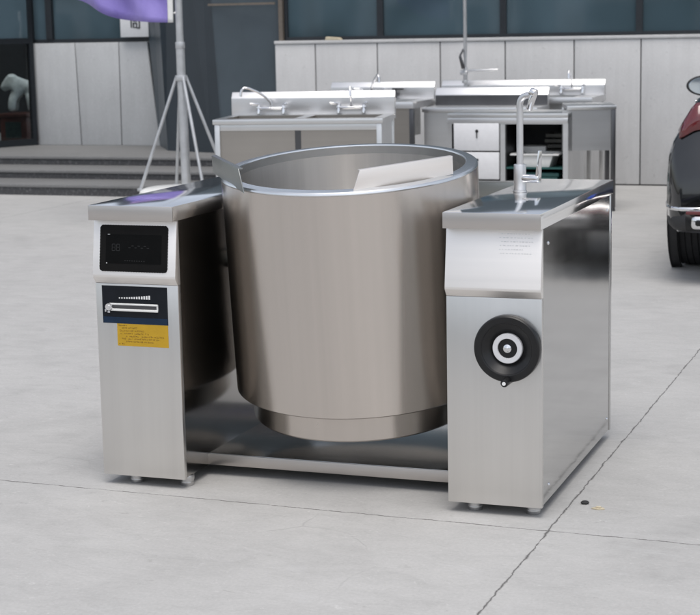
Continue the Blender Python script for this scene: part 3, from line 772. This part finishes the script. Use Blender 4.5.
tray('tub', bx, DY + .17, .3575, .29, .26, .105, 'white_plastic', 'white plastic tub with a wide lip in the open cabinet bay', 'tub')
tag(MB().box(bx - .2, bx + .02, DY + .33, DY + .52, .3575, .50, .01).build('box', 'white_plastic'), 'plain white box standing behind the white tub in the cabinet bay', 'box')
rr = random.Random(5)
for i in range(6):
    zz = .36 + i * .042; xx = bx + .11 + rr.uniform(-.01, .02); a = rr.uniform(-.10, .10)
    w_ = .20 + rr.uniform(-.02, .03)
    p = MB().box(-w_ / 2, w_ / 2, -.09, .09, 0, .006, .002).box(-w_ / 2, w_ / 2, -.09, -.084, .006, .028).box(-w_ / 2, w_ / 2, .084, .09, .006, .028).box(-w_ / 2, -w_ / 2 + .006, -.083, .083, .006, .028).box(w_ / 2 - .006, w_ / 2, -.083, .083, .006, .028).build('pan', 'dark_pan')
    p.location = (xx, DY + .44, zz); p.rotation_euler = (0, .0, a)
    tag(p, 'dark baking pan stacked at the back of the open cabinet bay', 'pan', 'dark pans stacked in the cabinet bay')
for i in range(2):
    t_ = MB().box(-.16, .16, -.13, .13, 0, .03, .006).build('lid', 'teal_plastic'); t_.location = (DX + .72 + .01 * i, DY + .18, .2495 + .0335 * i)
    tag(t_, ['lower dark teal plastic lid lying in the bottom of the cabinet bay', 'upper dark teal plastic lid lying in the bottom of the cabinet bay'][i], 'lid', 'teal lids in the cabinet bay')

# small prep table on the right with a hanging bowl panel
C = empty('prep_table', (-1.012, 8.225, 0), math.radians(17))
tag(C, 'narrow steel prep table with a grey hanging panel and dark legs, rightmost of the tables', 'prep table')
w, d, z = .385, .52, .834
MB().box(0, w, 0, d, z - .032, z, .004).build('worktop', 'steel_table', C)
MB().box(-.035, w - .025, .03, .045, .48, z - .033).build('front_panel', 'steel_mid', C)
for x, y, mt in ((w - .022, .025, 'steel_dark'), (w - .022, d - .03, 'steel_dark'), (.015, d - .03, 'steel_table'), (.015, .07, 'steel_table')): leg(C, x, y, z - .033, None, .036, mt)

# ------------------------------------------------------------------ parked car (dark, seen from its rear corner)
CX, CY = 1.145, 4.70
car = empty('parked_car', (CX, CY + 2.1, 0))
tag(car, 'dark grey car parked beside the stone wall, seen from its rear left corner', 'car')
co = (CX, CY + 2.1, 0)
HWD = .87
def itp(tab, y):
    if y <= tab[0][0]: return tab[0][1]
    for (a, va), (b_, vb) in zip(tab[:-1], tab[1:]):
        if y <= b_:
            t = (y - a) / (b_ - a); t = t * t * (3 - 2 * t) * .5 + t * .5; return va + (vb - va) * t
    return tab[-1][1]
TOP = [(0, .62), (.03, .70), (.07, .80), (.12, .97), (.18, 1.05), (.34, 1.20), (.50, 1.33), (.62, 1.38), (1.2, 1.44), (1.8, 1.43), (2.2, 1.38), (2.6, 1.17), (2.95, .97), (3.4, .93), (3.85, .84), (4.05, .74), (4.2, .5)]
WID = [(0, .73), (.03, .765), (.08, .80), (.2, .83), (.4, .86), (.6, .87), (1.2, .87), (3.2, .87), (3.7, .84), (4.0, .76), (4.2, .58)]
BOT = [(0, .33), (.1, .28), (.5, .24), (3.6, .22), (4.0, .25), (4.2, .34)]
RWD = [(0, .5), (.12, .54), (.34, .50), (.6, .48), (1.5, .55), (2.2, .56), (2.6, .62), (3.0, .66), (4.2, .45)]
GB = [(0, .60), (.1, .66), (.4, .70), (.8, .74), (1.3, .765), (2.6, .79), (3.2, .78), (4.2, .5)]
def prof(y):
    zt_, w_, zb_, rw, gb = itp(TOP, y), itp(WID, y), itp(BOT, y), itp(RWD, y), itp(GB, y)
    belt = min(.80, zt_ - .05); zg = min(1.01, zt_ - .022)
    rw = min(rw, gb * .97)
    return [(0, zb_), (w_ * .6, zb_), (w_ * .93, zb_ + .01), (w_ * .99, zb_ + .07), (w_ * 1.0, zb_ + (belt - zb_) * .35), (w_, zb_ + (belt - zb_) * .62), (w_ * .99, zb_ + (belt - zb_) * .84), (w_ * .962, belt),
            (gb, zg), (gb + (rw - gb) * .82, zg + (zt_ - zg) * .80), (rw * .93, zt_ - (zt_ - zg) * .06), (rw * .6, zt_ - .004 * (zt_ > 1)), (0, zt_)]
NT = 13
def surf(y, t):
    """t in 0..12"""
    p = prof(y); i = min(int(t), NT - 2); f = t - i
    return Vector((p[i][0] + (p[i + 1][0] - p[i][0]) * f, y, p[i][1] + (p[i + 1][1] - p[i][1]) * f))
ysn = [0, .015, .03, .05, .07, .095, .12, .15, .18, .23, .28, .34, .42, .5, .56, .62, .8, 1.0, 1.2, 1.5, 1.8, 2.0, 2.2, 2.4, 2.6, 2.8, 2.95, 3.2, 3.4, 3.6, 3.85, 3.95, 4.05, 4.12, 4.2]
b = bmesh.new(); rows = []
for y in ysn:
    p = prof(y); r = [b.verts.new((CX - x, CY + y, zz)) for x, zz in p] + [b.verts.new((CX + x, CY + y, zz)) for x, zz in p[-2:0:-1]]
    rows.append(r)
for r0, r1 in zip(rows[:-1], rows[1:]):
    n = len(r0)
    for i in range(n): b.faces.new((r0[i], r0[(i + 1) % n], r1[(i + 1) % n], r1[i]))
b.faces.new(rows[0]); b.faces.new(rows[-1][::-1]); bmesh.ops.recalc_face_normals(b, faces=b.faces)
m = MB(); m._merge(b); body = m.build('body', 'car_paint', car, co, ang=40)
# wheel openings cut out of the closed body, the temporary cutter is deleted again
cm = MB()
for y in (.86, 3.35):
    for s in (-1, 1): cm.cyl((CX + s * .55, CY + y, .335), (CX + s * 1.1, CY + y, .335), .368, n=56)
cut = cm.build('cutter', 'car_clad', None, co, loc=co)
bo = body.modifiers.new('cut', 'BOOLEAN'); bo.operation = 'DIFFERENCE'; bo.solver = 'EXACT'; bo.object = cut
bpy.context.view_layer.update()
ev = body.evaluated_get(bpy.context.evaluated_depsgraph_get()); nm = bpy.data.meshes.new_from_object(ev)
body.modifiers.clear(); body.data = nm; nm.name = 'body'
cme = cut.data; bpy.data.objects.remove(cut); bpy.data.meshes.remove(cme)
nm.shade_smooth(); nm.set_sharp_from_angle(angle=math.radians(40))
def patch(ya, yb_, ta, tb, side, mat, name, lift=.006, parent=car, nu=12, nv=8, tfun=None):
    def P(u, v):
        y = ya + (yb_ - ya) * u; t0, t1 = (ta, tb) if tfun is None else tfun(u)
        t = t0 + (t1 - t0) * v
        p = surf(y, t); e = .01
        du = surf(y + e, t) - surf(max(0, y - e), t); dv = surf(y, min(t + .05, 11.99)) - surf(y, max(t - .05, 0))
        nn = dv.cross(du); nn = nn.normalized() if nn.length > 1e-9 else Vector((1, 0, 0))
        if nn.x < 0 and abs(nn.x) > .3: nn = -nn
        if nn.z < -.5: nn = -nn
        p = p + nn * lift
        return Vector((CX + side * p.x, CY + p.y, p.z))
    mm = MB(); mm.grid(P, nu, nv, flip=side < 0); o = mm.build(name, mat, parent, co, ang=60)
    s = o.modifiers.new('sol', 'SOLIDIFY'); s.thickness = .008; s.offset = 0
    return o
for s in (-1, 1):
    patch(.72, 1.30, 8.1, 8.95, s, 'car_glass', 'side_window', .004)
    patch(1.36, 2.35, 8.1, 8.95, s, 'car_glass', 'side_window', .004)
    yst = (.095, .12, .15, .165); tst = (7.3, 7.6, 7.9, 8.1, 8.5)
    def TL(u, v):
        p = surf(yst[round(u * 3)], tst[round(v * 4)]); return Vector((CX + s * (p.x + .004), CY + p.y - .012, p.z + .004))
    m = MB(); m.grid(TL, 3, 4); thick(m.build('tail_light', 'tail_red', car, co, ang=60), .012)
    patch(1.26, 2.96, 2.2, 3.5, s, 'car_clad', 'sill_cladding', .008, nu=30)
    patch(.62, 2.5, 7.93, 7.99, s, 'chrome', 'window_trim', .008, nu=50, nv=2)
def rearwin(u, v):
    y = .20 + .30 * v; hw_ = itp(RWD, y) * .88; return Vector((CX - hw_ + 2 * hw_ * u, CY + y - .006, itp(TOP, y) + .006))
m = MB(); m.grid(rearwin, 10, 8); thick(m.build('rear_window', 'car_glass', car, co, ang=60), .006)
def windsc(u, v):
    y = 2.25 + .62 * v; hw_ = itp(RWD, y) * .88; return Vector((CX - hw_ + 2 * hw_ * u, CY + y, itp(TOP, y) + .006))
m = MB(); m.grid(windsc, 10, 8); thick(m.build('windscreen', 'car_glass', car, co, ang=60), .006)
m = MB(); m.grid(lambda u, v: Vector((CX - .5 + 1.0 * u, CY + .058 + .042 * v, .79 + .075 * v)), 20, 4); thick(m.build('tailgate_light', 'tail_red', car, co), .012)
# bumper with bright strip, reflectors, exhaust tips
def bumper_path(z, o_):
    side = [(itp(WID, y) + o_, y - o_ * .3) for y in (.46, .38, .30, .22, .15, .09, .045, .012)]
    xs = side[-1][0] - .02
    mid = [(xs - 2 * xs * k / 12, -o_ - .002) for k in range(13)]
    return [(CX + x, CY + y, z) for x, y in side] + [(CX + x, CY + y, z) for x, y in mid] + [(CX - x, CY + y, z) for x, y in side[::-1]]
m = MB().tube(bumper_path(.36, -.060), .062, 12); m.build('bumper', 'car_clad', car, co)
m = MB().tube(bumper_path(.432, -.006), .013, 10); m.build('bumper_strip', 'chrome', car, co)
for s in (-1, 1):
    MB().box(CX + s * .56 - .09, CX + s * .56 + .09, CY - .09, CY + .02, .325, .405, .025, 3).build('exhaust_tip', 'chrome', car, co)
    MB().box(CX + s * .56 - .072, CX + s * .56 + .072, CY - .093, CY - .06, .34, .39, .018, 3).build('exhaust_opening', 'black_plastic', car, co)
    MB().box(CX + s * .46 - .22, CX + s * .46 + .22, CY - .075, CY - .03, .408, .428, .006).build('reflector', 'tail_red', car, co)
MB().box(CX - .15, CX + .15, CY - .045, CY + .012, .47, .575, .004).build('number_plate', 'plate_blue', car, co)
def wheel(x, y, s):
    r = .325; MT = Matrix.Translation((x, y, r)) @ Matrix.Rotation(PI / 2 * s, 4, 'Y')
    t = MB().lathe([(.20, -.10), (.27, -.105), (.305, -.098), (.322, -.075), (.3215, -.056), (.315, -.054), (.315, -.049), (.3245, -.047), (.325, -.018), (.318, -.016), (.318, -.011), (.325, -.009), (.325, .020), (.318, .022), (.318, .027), (.3245, .029), (.3215, .056), (.315, .058), (.315, .062), (.322, .075), (.305, .098), (.27, .105), (.20, .10)], 64, MT)
    w_ = t.build('wheel', 'rubber', car, co)
    q = MB().lathe([(.215, -.09), (.205, .06), (.215, .096), (.222, .099), (.225, .09)], 48, MT).lathe([(0, .06), (.05, .075), (.06, .05), (0, .04)], 24, MT)
    for k in range(5):
        a = k * 2 * PI / 5; Mk = MT @ Matrix.Rotation(a, 4, 'Z'); q.prism([(.03, -.03), (.21, -.045), (.21, .045), (.03, .03)], .055, .08, 'z', .004, Mk)
    q.build('rim', 'galvanised', w_, co)
for y in (.86, 3.35):
    for s in (-1, 1):
        wheel(CX + s * (HWD - .118), CY + y, s)
        MB().lathe([(.345, -.05), (.366, -.05), (.366, .0), (.378, .0), (.378, .004), (.345, .004)], 64, Matrix.Translation((CX + s * (HWD + .0), CY + y, .335)) @ Matrix.Rotation(PI / 2 * s, 4, 'Y'), True).build('wheel_arch', 'car_clad', car, co)
for s in (-1, 1):
    MX = Matrix.Translation((CX + s * (HWD + .09), CY + 2.62, 1.02))
    mr = MB().lathe([(0, -.085), (.05, -.080), (.09, -.05), (.105, 0), (.10, .02), (.092, .024), (0, .022)], 40, MX @ Matrix.Scale(1.30, 4, (1, 0, 0)) @ Matrix.Scale(.70, 4, (0, 0, 1)) @ Matrix.Rotation(PI / 2, 4, 'X'))
    mr.cyl((CX + s * (HWD - .06), CY + 2.66, .95), (CX + s * (HWD + .06), CY + 2.66, .985), .03, .025, 14)
    w_ = mr.build('mirror', 'car_clad', car, co)
    MB().lathe([(0, .028), (.085, .0275), (.089, .023)], 40, MX @ Matrix.Scale(1.30, 4, (1, 0, 0)) @ Matrix.Scale(.70, 4, (0, 0, 1)) @ Matrix.Rotation(PI / 2, 4, 'X')).build('mirror_glass', 'mirror_glass', w_, co)

# ------------------------------------------------------------------ litter on the yard
m = MB(); m.lathe([(0, .012), (.007, .010), (.011, .005), (.008, .0), (0, 0)], 9, Matrix.Rotation(.4, 4, 'Z') @ Matrix.Scale(1.3, 4, (1, 0, 0)))
o = m.build('pebble', 'rubber'); o.location = (0.834, 0.223, 0); tag(o, 'small dark pebble on the concrete right of the drive cabinet', 'pebble')
m = MB().prism([(-.02, -.006), (.0, -.012), (.022, -.004), (.014, .010), (-.012, .008)], 0, .004, 'z', .001).box(-.006, .010, -.006, .004, .004, .009, .002)
o = m.build('scrap', 'beige_scrap'); o.location = (0.884, 0.180, 0); tag(o, 'small beige scrap on the concrete beside the dark pebble', 'scrap')

# ------------------------------------------------------------------ unseen building added behind the camera for glass and steel to mirror
OB = empty('backdrop', (-6, -30, 0)); ob = (-6, -30, 0)
tag(OB, 'long pale warehouse building added behind the camera for windows and steel to mirror', 'backdrop')
MB().box(-40, 26, -36, -30, 0, 4.4).build('wall', 'stone_panel_grey', OB, ob)
MB().box(-40.3, 26.3, -36.3, -29.7, 4.4, 4.6).build('roof', 'cladding', OB, ob)
xx = -38.5; rw_ = random.Random(11)
while xx < 23:
    wd = rw_.choice((1.2, 2.4, 3.6)); hh = rw_.choice((2.1, 2.6, 3.0)); z0_ = rw_.choice((0.0, .9, .9))
    MB().box(xx, xx + wd, -30.02, -29.93, z0_, hh).build('shutter' if z0_ == 0 else 'window', 'frame_dark' if rw_.random() > .4 else 'window_glass', OB, ob)
    xx += wd + rw_.uniform(.6, 2.2)

# ------------------------------------------------------------------ camera
cam = bpy.data.cameras.new('camera'); co_ = bpy.data.objects.new('camera', cam); COL.objects.link(co_)
yaw, pit, rol = math.radians(20.023), math.radians(-9.523), math.radians(-1.127)
f = Vector((-math.sin(yaw) * math.cos(pit), math.cos(yaw) * math.cos(pit), math.sin(pit)))
r = Vector((math.cos(yaw), math.sin(yaw), 0)); u = r.cross(f)
r2 = r * math.cos(rol) + u * math.sin(rol); u2 = -r * math.sin(rol) + u * math.cos(rol)
M = Matrix((r2, u2, -f)).transposed().to_4x4(); M.translation = (1.8957, -4.7977, 1.4893)
co_.matrix_world = M
cam.sensor_fit = 'HORIZONTAL'; cam.sensor_width = 36; cam.lens = 1683.17 / 700 * 36
cam.clip_start = .05; cam.clip_end = 600
cam.dof.use_dof = True; cam.dof.focus_distance = 5.5; cam.dof.aperture_fstop = 9
sc.camera = co_

# ------------------------------------------------------------------ light
SUN_EL, SUN_AZ = 70, 160     # azimuth: compass-like angle of the sun around Z, measured from +Y clockwise
w = bpy.data.worlds.new('World'); sc.world = w; w.use_nodes = True
nt = w.node_tree; bg = nt.nodes['Background']
sky = nt.nodes.new('ShaderNodeTexSky'); sky.sky_type = 'NISHITA'; sky.sun_disc = False
sky.sun_elevation = math.radians(SUN_EL); sky.sun_rotation = math.radians(SUN_AZ)
sky.air_density = 1.0; sky.dust_density = 2.5; sky.ozone_density = 1.0
hs = nt.nodes.new('ShaderNodeHueSaturation'); hs.inputs['Saturation'].default_value = .42
nt.links.new(sky.outputs[0], hs.inputs['Color']); nt.links.new(hs.outputs[0], bg.inputs[0])
bg.inputs[1].default_value = .15
sd = bpy.data.lights.new('sun', 'SUN'); sd.energy = 1.2; sd.angle = math.radians(38); sd.color = (1, .96, .91)
so_ = bpy.data.objects.new('sun', sd); COL.objects.link(so_)
az, el = math.radians(SUN_AZ), math.radians(SUN_EL)
dirv = Vector((math.sin(az) * math.cos(el), math.cos(az) * math.cos(el), math.sin(el)))
so_.rotation_euler = dirv.to_track_quat('Z', 'Y').to_euler()
vs = sc.view_settings
sc.display_settings.display_device = 'sRGB'
vs.view_transform = 'Standard'; vs.look = 'None'; vs.gamma = 1; vs.use_curve_mapping = False; vs.exposure = .42
sc.render.resolution_x, sc.render.resolution_y = 1024, 900
